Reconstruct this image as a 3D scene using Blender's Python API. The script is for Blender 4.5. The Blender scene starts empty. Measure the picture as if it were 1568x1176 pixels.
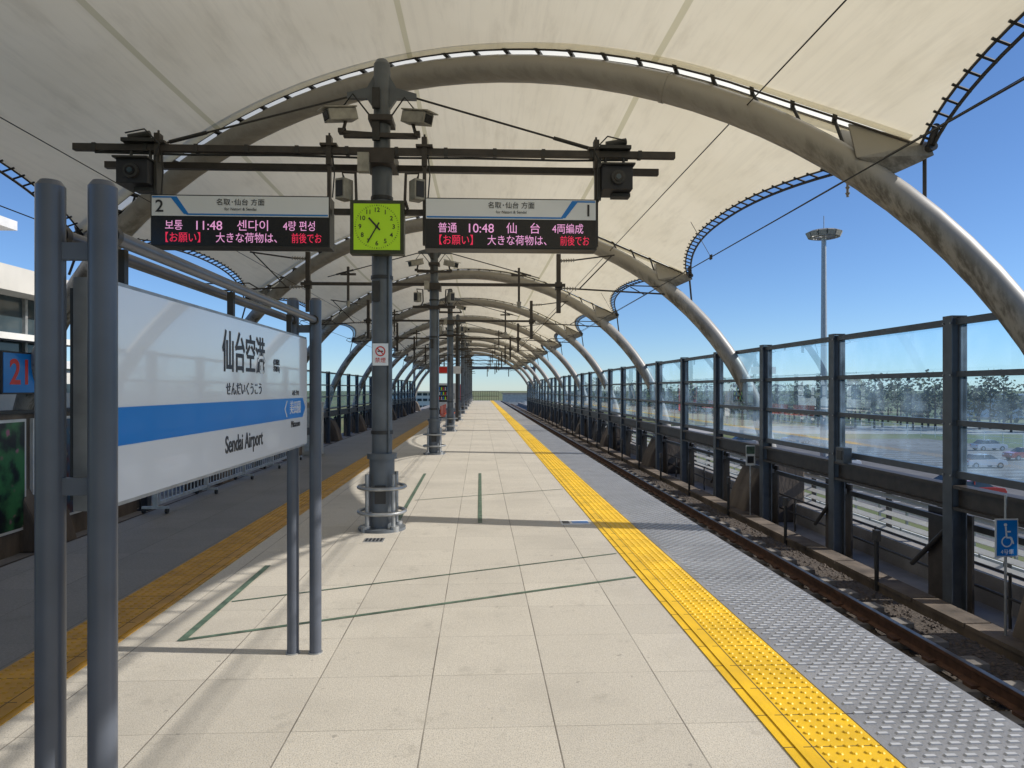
import bpy, math, random
from mathutils import Vector, Matrix
random.seed(7)
sc=bpy.context.scene
R=math.radians
# ------------------------------------------------------------ materials
def newmat(name):
    m=bpy.data.materials.new(name); m.use_nodes=True
    nt=m.node_tree
    return m,nt,nt.nodes['Principled BSDF'],nt.nodes['Material Output']
def mat(name,col,rough=.5,metal=0,nscale=6,namt=.18,bump=0,bscale=80,coat=0,emit=0,col2=None,stretch=None):
    m,nt,p,o=newmat(name)
    tc=nt.nodes.new('ShaderNodeTexCoord')
    mp=nt.nodes.new('ShaderNodeMapping')
    if stretch: mp.inputs['Scale'].default_value=stretch
    nt.links.new(tc.outputs['Object'],mp.inputs[0])
    n=nt.nodes.new('ShaderNodeTexNoise'); n.inputs['Scale'].default_value=nscale; n.inputs['Detail'].default_value=3
    nt.links.new(mp.outputs[0],n.inputs['Vector'])
    r=nt.nodes.new('ShaderNodeValToRGB')
    c2=col2 if col2 else tuple(c*(1-namt*2) for c in col)
    r.color_ramp.elements[0].position=.3; r.color_ramp.elements[1].position=.7
    r.color_ramp.elements[0].color=(*c2,1)
    r.color_ramp.elements[1].color=(*[min(1,c*(1+namt*.4)) for c in col],1)
    nt.links.new(n.outputs['Fac'],r.inputs[0])
    nt.links.new(r.outputs[0],p.inputs['Base Color'])
    p.inputs['Roughness'].default_value=rough; p.inputs['Metallic'].default_value=metal
    if coat: p.inputs['Coat Weight'].default_value=coat; p.inputs['Coat Roughness'].default_value=.03
    if emit:
        p.inputs['Emission Color'].default_value=(*col,1); p.inputs['Emission Strength'].default_value=emit
    if bump:
        n2=nt.nodes.new('ShaderNodeTexNoise'); n2.inputs['Scale'].default_value=bscale; n2.inputs['Detail'].default_value=2
        nt.links.new(mp.outputs[0],n2.inputs['Vector'])
        b=nt.nodes.new('ShaderNodeBump'); b.inputs['Strength'].default_value=bump; b.inputs['Distance'].default_value=.02
        nt.links.new(n2.outputs['Fac'],b.inputs['Height']); nt.links.new(b.outputs[0],p.inputs['Normal'])
    return m
def mth(nt,op,a,b=None,c=None):
    n=nt.nodes.new('ShaderNodeMath'); n.operation=op
    for i,v in enumerate((a,b,c)):
        if v is None: continue
        if isinstance(v,(int,float)): n.inputs[i].default_value=v
        else: nt.links.new(v,n.inputs[i])
    return n.outputs[0]
def mix(nt,f,a,b):
    n=nt.nodes.new('ShaderNodeMix'); n.data_type='RGBA'
    for i,v in ((0,f),(6,a),(7,b)):
        if isinstance(v,(int,float)): n.inputs[i].default_value=v
        elif isinstance(v,tuple): n.inputs[i].default_value=(*v,1)
        else: nt.links.new(v,n.inputs[i])
    return n.outputs[2]
def noise(nt,vec,scale,detail=4,rough=.5):
    n=nt.nodes.new('ShaderNodeTexNoise'); n.inputs['Scale'].default_value=scale; n.inputs['Detail'].default_value=detail
    n.inputs['Roughness'].default_value=rough
    nt.links.new(vec,n.inputs['Vector']); return n.outputs['Fac']
def sstep(nt,v,a,b):
    n=nt.nodes.new('ShaderNodeMapRange'); n.interpolation_type='SMOOTHSTEP'
    nt.links.new(v,n.inputs[0]); n.inputs[1].default_value=a; n.inputs[2].default_value=b
    return n.outputs[0]
def tile_mat(name,c1,c2,joint,size,ox,oy,jw=.006,rough=.55,speck=.35):
    m,nt,p,o=newmat(name)
    tc=nt.nodes.new('ShaderNodeTexCoord'); v=tc.outputs['Object']
    s=nt.nodes.new('ShaderNodeSeparateXYZ'); nt.links.new(v,s.inputs[0])
    gx=mth(nt,'DIVIDE',mth(nt,'SUBTRACT',s.outputs[0],ox),size); gy=mth(nt,'DIVIDE',mth(nt,'SUBTRACT',s.outputs[1],oy),size)
    def ln(g,w):
        f=mth(nt,'FRACT',g); d=mth(nt,'MINIMUM',f,mth(nt,'SUBTRACT',1.0,f))
        return mth(nt,'SUBTRACT',1.0,sstep(nt,d,w/size*.4,w/size))
    jn=sstep(nt,noise(nt,v,1.7,3,.6),.3,.6)
    j=mth(nt,'MAXIMUM',ln(gx,jw),mth(nt,'MULTIPLY',ln(gy,jw*.7),.6))
    j=mth(nt,'MULTIPLY',j,mth(nt,'ADD',.5,mth(nt,'MULTIPLY',jn,.5)))
    cb=nt.nodes.new('ShaderNodeCombineXYZ')
    nt.links.new(mth(nt,'FLOOR',gx),cb.inputs[0]); nt.links.new(mth(nt,'FLOOR',gy),cb.inputs[1])
    wn=nt.nodes.new('ShaderNodeTexWhiteNoise'); nt.links.new(cb.outputs[0],wn.inputs['Vector'])
    base=mix(nt,wn.outputs[0],c1,c2)
    sp=sstep(nt,noise(nt,v,150,1,.7),.5,.66)
    sp2=sstep(nt,noise(nt,v,55,3,.8),.40,.62)
    base=mix(nt,mth(nt,'MULTIPLY',sp,speck),base,tuple(x*.38 for x in c1))
    base=mix(nt,mth(nt,'MULTIPLY',sp2,speck*.6),base,tuple(x*.66 for x in c1))
    st=sstep(nt,noise(nt,v,.8,5,.7),.42,.70)
    base=mix(nt,mth(nt,'MULTIPLY',st,.45),base,tuple(x*.6 for x in c1))
    st2=sstep(nt,noise(nt,v,4,5,.75),.58,.66)
    base=mix(nt,mth(nt,'MULTIPLY',st2,.34),base,tuple(x*.5 for x in c1))
    st3=sstep(nt,noise(nt,v,13,2,.5),.72,.745)
    base=mix(nt,mth(nt,'MULTIPLY',st3,.55),base,tuple(x*.35 for x in c1))
    base=mix(nt,mth(nt,'MULTIPLY',j,.85),base,joint)
    nt.links.new(base,p.inputs['Base Color'])
    nt.links.new(mth(nt,'ADD',rough,mth(nt,'MULTIPLY',sp2,.15)),p.inputs['Roughness'])
    b=nt.nodes.new('ShaderNodeBump'); b.inputs['Strength'].default_value=.4; b.inputs['Distance'].default_value=.004
    nt.links.new(mth(nt,'SUBTRACT',mth(nt,'MULTIPLY',sp,-.25),j),b.inputs['Height']); nt.links.new(b.outputs[0],p.inputs['Normal'])
    return m
M={}
M['floor']=tile_mat('granite_tile',(.60,.555,.475),(.53,.49,.42),(.11,.095,.075),.6,.344,.25,jw=.005,speck=.65)
M['floor_shaded']=tile_mat('dark_tile_shaded',(.20,.195,.185),(.16,.158,.152),(.07,.07,.065),.6,.344,.25,speck=.35)  # grey tile; shade on the left side is mixed into its colour
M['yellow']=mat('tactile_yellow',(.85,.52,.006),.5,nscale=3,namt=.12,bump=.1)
M['yellow_shaded']=mat('tactile_yellow_shaded',(.50,.26,.015),.55,nscale=5,namt=.15,bump=.1)  # left strip's yellow, darkened in the colour as if in shade
M['plate']=mat('edge_plate_grey',(.27,.275,.29),.5,nscale=2,namt=.16,bump=.2)
M['plate2']=mat('edge_plate_bump',(.50,.51,.53),.4,nscale=3,namt=.08)
M['conc']=mat('concrete',(.30,.28,.26),.85,nscale=1.6,namt=.2,bump=.3,bscale=25)
M['concd']=mat('concrete_stained_shaded',(.17,.135,.105),.9,nscale=2.2,namt=.32,bump=.4,bscale=18,stretch=(1,1,.35))  # stain streaks; dark brown base also has the footings' shade painted in
M['ballast']=mat('ballast_mat',(.10,.08,.065),.95,nscale=28,namt=.3,bump=1,bscale=40)
M['stone']=mat('ballast_stone',(.12,.095,.08),.9,nscale=2,namt=.3)
M['sleeper']=mat('sleeper_concrete',(.24,.22,.20),.9,nscale=4,namt=.25)
M['rust']=mat('rail_rust',(.11,.05,.03),.8,nscale=12,namt=.25)
M['railtop']=mat('rail_top',(.42,.38,.35),.3,metal=.8)
M['pole']=mat('pole_grey_paint',(.13,.145,.16),.4,nscale=4,namt=.16,bump=.05)
M['polel']=mat('pole_blue_grey_paint',(.095,.108,.135),.33,nscale=5,namt=.12)
M['dark']=mat('dark_steel',(.04,.038,.036),.5,nscale=8,namt=.15)
M['brown']=mat('dark_bronze_steel',(.055,.045,.038),.5,nscale=8,namt=.2)
M['fence']=mat('fence_blue_grey',(.075,.088,.105),.4,nscale=6,namt=.15)
def archmat():
    m,nt,p,o=newmat('arch_steel')
    tc=nt.nodes.new('ShaderNodeTexCoord'); v=tc.outputs['Object']
    s=nt.nodes.new('ShaderNodeSeparateXYZ'); nt.links.new(v,s.inputs[0])
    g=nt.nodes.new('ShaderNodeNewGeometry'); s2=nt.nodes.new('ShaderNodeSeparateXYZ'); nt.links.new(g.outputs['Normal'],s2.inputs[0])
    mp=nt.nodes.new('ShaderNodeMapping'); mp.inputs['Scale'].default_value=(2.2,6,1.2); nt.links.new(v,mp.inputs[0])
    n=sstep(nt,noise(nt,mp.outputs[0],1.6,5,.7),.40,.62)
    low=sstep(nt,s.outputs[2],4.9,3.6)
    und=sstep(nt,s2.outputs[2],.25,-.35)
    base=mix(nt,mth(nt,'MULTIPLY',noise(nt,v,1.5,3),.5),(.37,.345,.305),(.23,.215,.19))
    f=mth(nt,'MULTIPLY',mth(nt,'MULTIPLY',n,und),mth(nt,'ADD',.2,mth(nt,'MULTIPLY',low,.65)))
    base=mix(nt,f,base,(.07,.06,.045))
    nt.links.new(base,p.inputs['Base Color']); p.inputs['Roughness'].default_value=.42
    return m
M['arch']=archmat()
M['galv']=mat('galvanised',(.42,.43,.43),.42,metal=.55,nscale=12,namt=.15)
M['white']=mat('white_panel',(.78,.80,.82),.15,nscale=1.5,namt=.02,coat=.8)
M['whited']=mat('white_matte',(.72,.72,.70),.6,nscale=3,namt=.08)
M['blue']=mat('sign_blue',(.0,.19,.60),.3,nscale=2,namt=.03,coat=.15)
M['blk']=mat('black_panel',(.010,.010,.012),.18,nscale=2,namt=.1)
M['blkm']=mat('black_ink',(.02,.02,.025),.5,nscale=2,namt=.1)
M['joint']=mat('joint_dirt',(.10,.085,.05),.9,nscale=2,namt=.1)
M['red']=mat('sign_red',(.65,.03,.02),.4,namt=.05)
M['ledr']=mat('led_red',(.9,.03,.10),.5,emit=.5,namt=0)
M['ledw']=mat('led_pink_white',(.85,.38,.70),.5,emit=.55,namt=0)
M['clock']=mat('clock_face',(.42,.70,.015),.35,nscale=2,namt=.02,emit=.10)
M['olive']=mat('clock_case',(.05,.055,.025),.45)
M['cam']=mat('camera_beige',(.38,.36,.31),.5,nscale=9,namt=.2)
M['green']=mat('green_tape',(.10,.16,.11),.6,nscale=10,namt=.3)
M['insul']=mat('insulator',(.30,.28,.25),.3)
M['wire']=mat('wire',(.03,.03,.03),.6)
M['grass']=mat('grass',(.17,.16,.06),.95,nscale=.03,namt=.38,bump=.4,bscale=2,col2=(.07,.11,.035))
M['asph']=mat('asphalt',(.13,.13,.132),.9,nscale=.4,namt=.15,bump=.2)
M['apron']=mat('apron_concrete',(.38,.37,.35),.85,nscale=.05,namt=.12)
M['glassd']=mat('window_glass',(.05,.075,.09),.06,nscale=1,namt=.2)
M['tire']=mat('tyre',(.02,.02,.02),.8)
M['bark']=mat('bark',(.07,.05,.035),.9)
M['leaf']=mat('leaf',(.045,.075,.03),.8,nscale=.25,namt=.35)
M['leaf2']=mat('leaf_light',(.09,.12,.045),.8,nscale=.25,namt=.3)
M['beige']=mat('wall_beige',(.62,.60,.55),.8,nscale=1,namt=.1)
M['seat']=mat('seat_red_orange',(.5,.08,.03),.4)
for i,c in enumerate([(.6,.6,.62),(.75,.75,.75),(.10,.10,.12),(.45,.04,.03),(.08,.14,.35),(.3,.31,.33)]):
    M['car%d'%i]=mat('car_paint_%d'%i,c,.25,coat=.8,namt=.02)
def poster(name,a,b,c):
    m,nt,p,o=newmat(name)
    tc=nt.nodes.new('ShaderNodeTexCoord')
    f=noise(nt,tc.outputs['Object'],2.2,5)
    vo=nt.nodes.new('ShaderNodeTexVoronoi'); vo.inputs['Scale'].default_value=4; nt.links.new(tc.outputs['Object'],vo.inputs['Vector'])
    base=mix(nt,sstep(nt,f,.4,.6),a,b); base=mix(nt,mth(nt,'MULTIPLY',sstep(nt,vo.outputs['Distance'],.3,.1),sstep(nt,f,.48,.55)),base,c)
    nt.links.new(base,p.inputs['Base Color']); p.inputs['Roughness'].default_value=.3
    return m
M['post1']=poster('poster_foliage',(.012,.016,.02),(.05,.20,.07),(.40,.14,.22))
M['post2']=poster('poster_print',(.12,.04,.03),(.03,.09,.15),(.5,.42,.2))
def glassmat(name,tint,refl):
    m,nt,p,o=newmat(name); nt.nodes.remove(p)
    t=nt.nodes.new('ShaderNodeBsdfTransparent'); t.inputs[0].default_value=(*tint,1)
    g=nt.nodes.new('ShaderNodeBsdfGlossy'); g.inputs[0].default_value=(.9,.95,1,1); g.inputs['Roughness'].default_value=.0
    d=nt.nodes.new('ShaderNodeBsdfTranslucent'); d.inputs[0].default_value=(.50,.72,.95,1)
    fr=nt.nodes.new('ShaderNodeLayerWeight'); fr.inputs[0].default_value=.12
    tc=nt.nodes.new('ShaderNodeTexCoord')
    n=noise(nt,tc.outputs['Object'],1.1,3,.7)
    m1=nt.nodes.new('ShaderNodeMixShader'); m2=nt.nodes.new('ShaderNodeMixShader')
    nt.links.new(mth(nt,'ADD',mth(nt,'MULTIPLY',fr.outputs['Fresnel'],.35),refl),m1.inputs[0])
    nt.links.new(t.outputs[0],m1.inputs[1]); nt.links.new(g.outputs[0],m1.inputs[2])
    nt.links.new(mth(nt,'ADD',.04,mth(nt,'MULTIPLY',sstep(nt,n,.4,.75),.14)),m2.inputs[0])
    nt.links.new(m1.outputs[0],m2.inputs[1]); nt.links.new(d.outputs[0],m2.inputs[2])
    nt.links.new(m2.outputs[0],o.inputs[0]); return m
M['glass']=glassmat('screen_glass',(.72,.88,.98),.03)
def membrane():
    m,nt,p,o=newmat('membrane_fabric'); nt.nodes.remove(p)
    tc=nt.nodes.new('ShaderNodeTexCoord'); v=tc.outputs['Object']
    s=nt.nodes.new('ShaderNodeSeparateXYZ'); nt.links.new(v,s.inputs[0])
    g=mth(nt,'DIVIDE',mth(nt,'ADD',s.outputs[0],1.0),3.2)
    f=mth(nt,'FRACT',mth(nt,'ADD',g,.5)); d=mth(nt,'ABSOLUTE',mth(nt,'SUBTRACT',f,.5))
    seam=mth(nt,'SUBTRACT',1.0,sstep(nt,d,.010,.013))
    mp=nt.nodes.new('ShaderNodeMapping'); mp.inputs['Scale'].default_value=(3,.5,1.5); nt.links.new(v,mp.inputs[0])
    mp2=nt.nodes.new('ShaderNodeMapping'); mp2.inputs['Scale'].default_value=(14,.5,3); nt.links.new(v,mp2.inputs[0])
    n1=sstep(nt,noise(nt,v,.45,3,.6),.35,.7)
    n2=sstep(nt,noise(nt,mp.outputs[0],1.2,4,.7),.48,.75)
    n3=noise(nt,mp2.outputs[0],1.0,3,.6)
    base=mix(nt,mth(nt,'MULTIPLY',n1,.6),(.85,.765,.575),(.76,.675,.49))
    base=mix(nt,mth(nt,'MULTIPLY',n2,.26),base,(.48,.41,.28))
    base=mix(nt,mth(nt,'MULTIPLY',sstep(nt,n3,.45,.7),.12),base,(.48,.42,.30))
    base=mix(nt,mth(nt,'MULTIPLY',seam,.5),base,(.40,.36,.18))
    df=nt.nodes.new('ShaderNodeBsdfDiffuse'); tr=nt.nodes.new('ShaderNodeBsdfTranslucent')
    nt.links.new(base,df.inputs[0]); nt.links.new(base,tr.inputs[0])
    mx=nt.nodes.new('ShaderNodeMixShader'); mx.inputs[0].default_value=.42
    nt.links.new(df.outputs[0],mx.inputs[1]); nt.links.new(tr.outputs[0],mx.inputs[2])
    nt.links.new(mx.outputs[0],o.inputs[0]); return m
M['memb']=membrane()
def capm():
    m,nt,p,o=newmat('cap_strip_fabric'); nt.nodes.remove(p)
    df=nt.nodes.new('ShaderNodeBsdfDiffuse'); tr=nt.nodes.new('ShaderNodeBsdfTranslucent')
    for x in (df,tr): x.inputs[0].default_value=(.95,.92,.80,1)
    mx=nt.nodes.new('ShaderNodeMixShader'); mx.inputs[0].default_value=.7
    nt.links.new(df.outputs[0],mx.inputs[1]); nt.links.new(tr.outputs[0],mx.inputs[2]); nt.links.new(mx.outputs[0],o.inputs[0]); return m
M['cap']=capm()
# ------------------------------------------------------------ mesh builder
class B:
    def __init__(s): s.v=[];s.f=[];s.m=[];s.sm=[];s.mats=[]
    def mi(s,k):
        if k not in s.mats: s.mats.append(k)
        return s.mats.index(k)
    def add(s,vs,fs,k,smooth=False):
        o=len(s.v); s.v+= [tuple(x) for x in vs]
        i=s.mi(k)
        for f in fs: s.f.append([a+o for a in f]); s.m.append(i); s.sm.append(smooth)
    def box(s,x0,x1,y0,y1,z0,z1,k):
        vs=[(x,y,z) for z in (z0,z1) for y in (y0,y1) for x in (x0,x1)]
        s.add(vs,[(0,2,3,1),(4,5,7,6),(0,1,5,4),(2,6,7,3),(0,4,6,2),(1,3,7,5)],k)
    def obox(s,c,size,rot,k):
        mt=rot if isinstance(rot,Matrix) else Matrix.Rotation(rot,3,'Z')
        vs=[Vector(c)+mt@Vector((x*size[0]/2,y*size[1]/2,z*size[2]/2)) for z in (-1,1) for y in (-1,1) for x in (-1,1)]
        s.add(vs,[(0,2,3,1),(4,5,7,6),(0,1,5,4),(2,6,7,3),(0,4,6,2),(1,3,7,5)],k)
    def cyl(s,p0,p1,r,k,r1=None,seg=12,cap=True):
        p0=Vector(p0);p1=Vector(p1); d=(p1-p0)
        if d.length<1e-6: return
        d.normalize(); a=d.orthogonal().normalized(); b=d.cross(a)
        r1=r if r1 is None else r1
        vs=[]
        for p,q in ((p0,r),(p1,r1)):
            for i in range(seg):
                t=2*math.pi*i/seg; vs.append(p+a*math.cos(t)*q+b*math.sin(t)*q)
        s.add(vs,[(i,(i+1)%seg,seg+(i+1)%seg,seg+i) for i in range(seg)],k,True)
        if cap:
            s.add(vs[:seg],[tuple(range(seg))[::-1]],k); s.add(vs[seg:],[tuple(range(seg))],k)
    def tube(s,pts,r,k,seg=10,closed=False):
        pts=[Vector(p) for p in pts]; n=len(pts); vs=[]; up=None
        for i,p in enumerate(pts):
            if closed: d=pts[(i+1)%n]-pts[i-1]
            else: d=pts[min(i+1,n-1)]-pts[max(i-1,0)]
            d.normalize()
            if up is None: up=d.orthogonal().normalized()
            a=(up-d*up.dot(d)).normalized(); up=a; b=d.cross(a)
            for j in range(seg):
                t=2*math.pi*j/seg; vs.append(p+a*math.cos(t)*r+b*math.sin(t)*r)
        fs=[]
        for i in range(n if closed else n-1):
            for j in range(seg):
                i2=(i+1)%n
                fs.append((i*seg+j,i*seg+(j+1)%seg,i2*seg+(j+1)%seg,i2*seg+j))
        s.add(vs,fs,k,True)
        if not closed:
            s.add(vs[:seg],[tuple(range(seg))[::-1]],k); s.add(vs[-seg:],[tuple(range(seg))],k)
    def ring(s,c,Rr,r,k,n=24,seg=8):
        s.tube([(c[0]+Rr*math.cos(2*math.pi*i/n),c[1]+Rr*math.sin(2*math.pi*i/n),c[2]) for i in range(n)],r,k,seg,True)
    def prism(s,poly,axis,a,b,k):
        n=len(poly)
        def P(q,t):
            return {'y':(q[0],t,q[1]),'x':(t,q[0],q[1]),'z':(q[0],q[1],t)}[axis]
        vs=[P(q,a) for q in poly]+[P(q,b) for q in poly]
        s.add(vs,[tuple(range(n)),tuple(range(n,2*n))[::-1]]+[(i,n+i,n+(i+1)%n,(i+1)%n) for i in range(n)],k)
    def obj(s,name,parent=None,bevel=0):
        me=bpy.data.meshes.new(name); me.from_pydata(s.v,[],s.f)
        for k in s.mats: me.materials.append(M[k])
        me.polygons.foreach_set('material_index',s.m); me.polygons.foreach_set('use_smooth',s.sm); me.update()
        import bmesh
        bm=bmesh.new(); bm.from_mesh(me); bmesh.ops.recalc_face_normals(bm,faces=bm.faces); bm.to_mesh(me); bm.free()
        o=bpy.data.objects.new(name,me); sc.collection.objects.link(o)
        if parent: o.parent=parent
        if bevel:
            md=o.modifiers.new('bevel','BEVEL'); md.width=bevel; md.segments=2; md.limit_method='ANGLE'; md.angle_limit=R(50)
        return o
def empty(name):
    o=bpy.data.objects.new(name,None); sc.collection.objects.link(o); return o
def text(name,body,loc,size,k,parent,rot=(90,0,0),align='CENTER',sx=1,bold=0):
    c=bpy.data.curves.new(name,'FONT'); c.body=body; c.size=size; c.align_x=align; c.align_y='CENTER'; c.extrude=.0008; c.offset=bold
    o=bpy.data.objects.new(name,c); sc.collection.objects.link(o); o.location=loc; o.rotation_euler=[R(a) for a in rot]
    o.scale=(sx,1,1); c.materials.append(M[k]); o.parent=parent; return o
YEND=92
# ------------------------------------------------------------ ground & platform
b=B(); b.add([(-2500,-2500,-7),(2500,-2500,-7),(2500,2500,-7),(-2500,2500,-7)],[(0,1,2,3)],'grass'); b.obj('ground')
b=B(); b.add([(10,-60,-6.99),(20,-60,-6.99),(20,500,-6.99),(10,500,-6.99)],[(0,1,2,3)],'asph'); b.obj('road')
b=B()
b.box(-2.62,2.43,-8,YEND,-1.0,0,'floor'); b.box(-4.15,-2.62,-8,YEND,-1.0,-.001,'floor_shaded')
b.box(-4.05,2.30,-8,YEND,-1.45,-1.0,'conc')
b.obj('station_platform')
b=B(); b.box(2.3,7.25,-8,130,-2.6,-1.42,'conc'); b.box(-9.2,-4.05,-8,130,-2.6,-1.42,'conc'); b.box(-4.05,2.3,-8,130,-2.6,-1.45,'conc')
b.box(6.95,7.25,-8,130,-1.42,-1.0,'conc')
for y in range(-5,130,14):
    b.box(-7,5,y-1,y+1,-7,-2.6,'conc')
b.obj('railway_viaduct')
def tactile(x0,x1,linex,k,name,ymax):
    b=B(); b.box(x0,x1,-4,YEND,.0,.006,k)
    bx0=(x1-.3) if linex<x0+.2 else x0
    y=1.5
    while y<ymax:
        for i in range(5):
            x=bx0+.03+.06*i; r=.0155; t=.010; z=.006
            vs=[];n=8
            for q in range(n): vs.append((x+r*math.cos(q*math.pi/4),y+r*math.sin(q*math.pi/4),z))
            for q in range(n): vs.append((x+t*math.cos(q*math.pi/4),y+t*math.sin(q*math.pi/4),z+.006))
            b.add(vs,[(q,(q+1)%n,n+(q+1)%n,n+q) for q in range(n)]+[tuple(range(n,2*n))],k)
        y+=.06
    b.box(linex-.016,linex+.016,-4,YEND,.006,.012,k)
    y=-3.9
    while y<ymax*2:
        b.box(x0-.001,x1+.001,y-.002,y+.002,.002,.0072,'joint'); y+=.3
    xx=bx0 if bx0>x0+.01 else x0+.3
    b.box(xx-.002, xx+.002,-4,60,.004,.0074,'joint')
    b.obj(name)
tactile(1.306,1.732,1.37,'yellow','tactile_paving',22)
tactile(-2.62,-2.20,-2.25,'yellow_shaded','tactile_paving.001',16)
b=B(); b.box(1.74,2.47,-8,YEND,-.04,.005,'plate'); b.box(2.43,2.475,-8,YEND,-.3,.0,'conc')
y=1.6;row=0
while y<30:
    off=.045 if row%2 else 0
    for i in range(8):
        x=1.80+off+i*.088
        if x>2.44: continue
        b.prism([(x-.030,.005),(x-.022,.012),(x+.022,.012),(x+.030,.005)],'y',y-.009,y+.009,'plate2')
    y+=.05;row+=1
y=-7.5
while y<60:
    b.box(1.741,2.469,y-.003,y+.003,.0,.0062,'blkm'); y+=.6
b.obj('platform_edge_plate')
b=B()
def tape(p,q,w=.05,z=.004):
    p=Vector((*p,z));q=Vector((*q,z)); d=(q-p).normalized(); n=Vector((-d.y,d.x,0))*w/2
    b.add([p-n,q-n,q+n,p+n],[(0,1,2,3)],'green')
tape((-1.83,4.46),(1.28,5.79),.038,.0040); tape((-1.83,4.44),(-1.85,6.3),.05,.0055)
tape((-1.80,5.25),(1.28,6.62),.022,.0045)
tape((-.96,8.3),(-1.0,13),.05); tape((0.0,8.2),(.0,13),.05)
tape((-.9,9.9),(1.28,10.9),.022,.005)
b.obj('floor_marking_tape')
b=B(); b.box(-1.18,-.98,7.22,7.40,.0,.006,'galv'); 
for i in range(5): b.box(-1.165+i*.037,-1.145+i*.037,7.24,7.38,.004,.008,'blkm')
b.obj('floor_drain')
b=B(); b.box(.93,1.26,8.05,8.3,.0,.005,'whited'); b.box(1.06,1.25,8.11,8.24,.004,.0065,'blue'); b.box(.95,1.03,8.1,8.25,.004,.0065,'blkm'); b.obj('floor_sticker')
# ------------------------------------------------------------ tracks
def track(xc,name):
    b=B()
    y=-4
    while y<150:
        b.box(xc-1.0,xc+1.0,y-.11,y+.11,-1.32,-1.13,'sleeper')
        for sx in (-.535,.535): b.box(xc+sx-.11,xc+sx+.11,y-.06,y+.06,-1.13,-1.10,'rust')
        y+=.6
    for sx in (-.535,.535):
        x=xc+sx
        prof=[(x-.065,-1.13),(x+.065,-1.13),(x+.065,-1.118),(x+.01,-1.10),(x+.01,-1.02),(x+.034,-1.005),(x+.034,-.978),(x-.034,-.978),(x-.034,-1.005),(x-.01,-1.02),(x-.01,-1.10),(x-.065,-1.118)]
        b.prism(prof,'y',-6,150,'rust'); b.box(x-.025,x+.025,-6,150,-.9779,-.974,'railtop')
    b.obj(name)
track(3.95,'railway_track'); track(-5.7,'railway_track.001')
b=B()
b.box(2.5,5.35,-8,150,-1.415,-1.19,'ballast'); b.box(-7.4,-4.2,-8,150,-1.415,-1.19,'ballast')
for i in range(13000):
    x=random.uniform(2.6,5.5); y=3+ (random.random()**1.6)*34
    if i%9==0: x=random.uniform(5.3,5.75)
    z=-1.19 if x<5.35 else -1.40
    r=random.uniform(.014,.03); a=random.random()*3
    vs=[(x+r*math.cos(a)*1.3,y+r*math.sin(a),z),(x-r*math.sin(a),y+r*math.cos(a)*1.2,z+.01),(x-r*math.cos(a),y-r*math.sin(a),z),(x+r*math.sin(a),y-r*math.cos(a),z+.006),(x+random.uniform(-.01,.01),y,z+r*.9)]
    b.add(vs,[(0,1,4),(1,2,4),(2,3,4),(3,0,4)],'stone')
b.obj('track_ballast')
b=B(); b.box(5.62,5.92,-6,130,-1.42,-1.22,'concd')
y=-6
while y<60: b.box(5.60,5.94,y,y+.97,-1.22,-1.17,'concd'); y+=1.0
b.obj('cable_trough')
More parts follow.
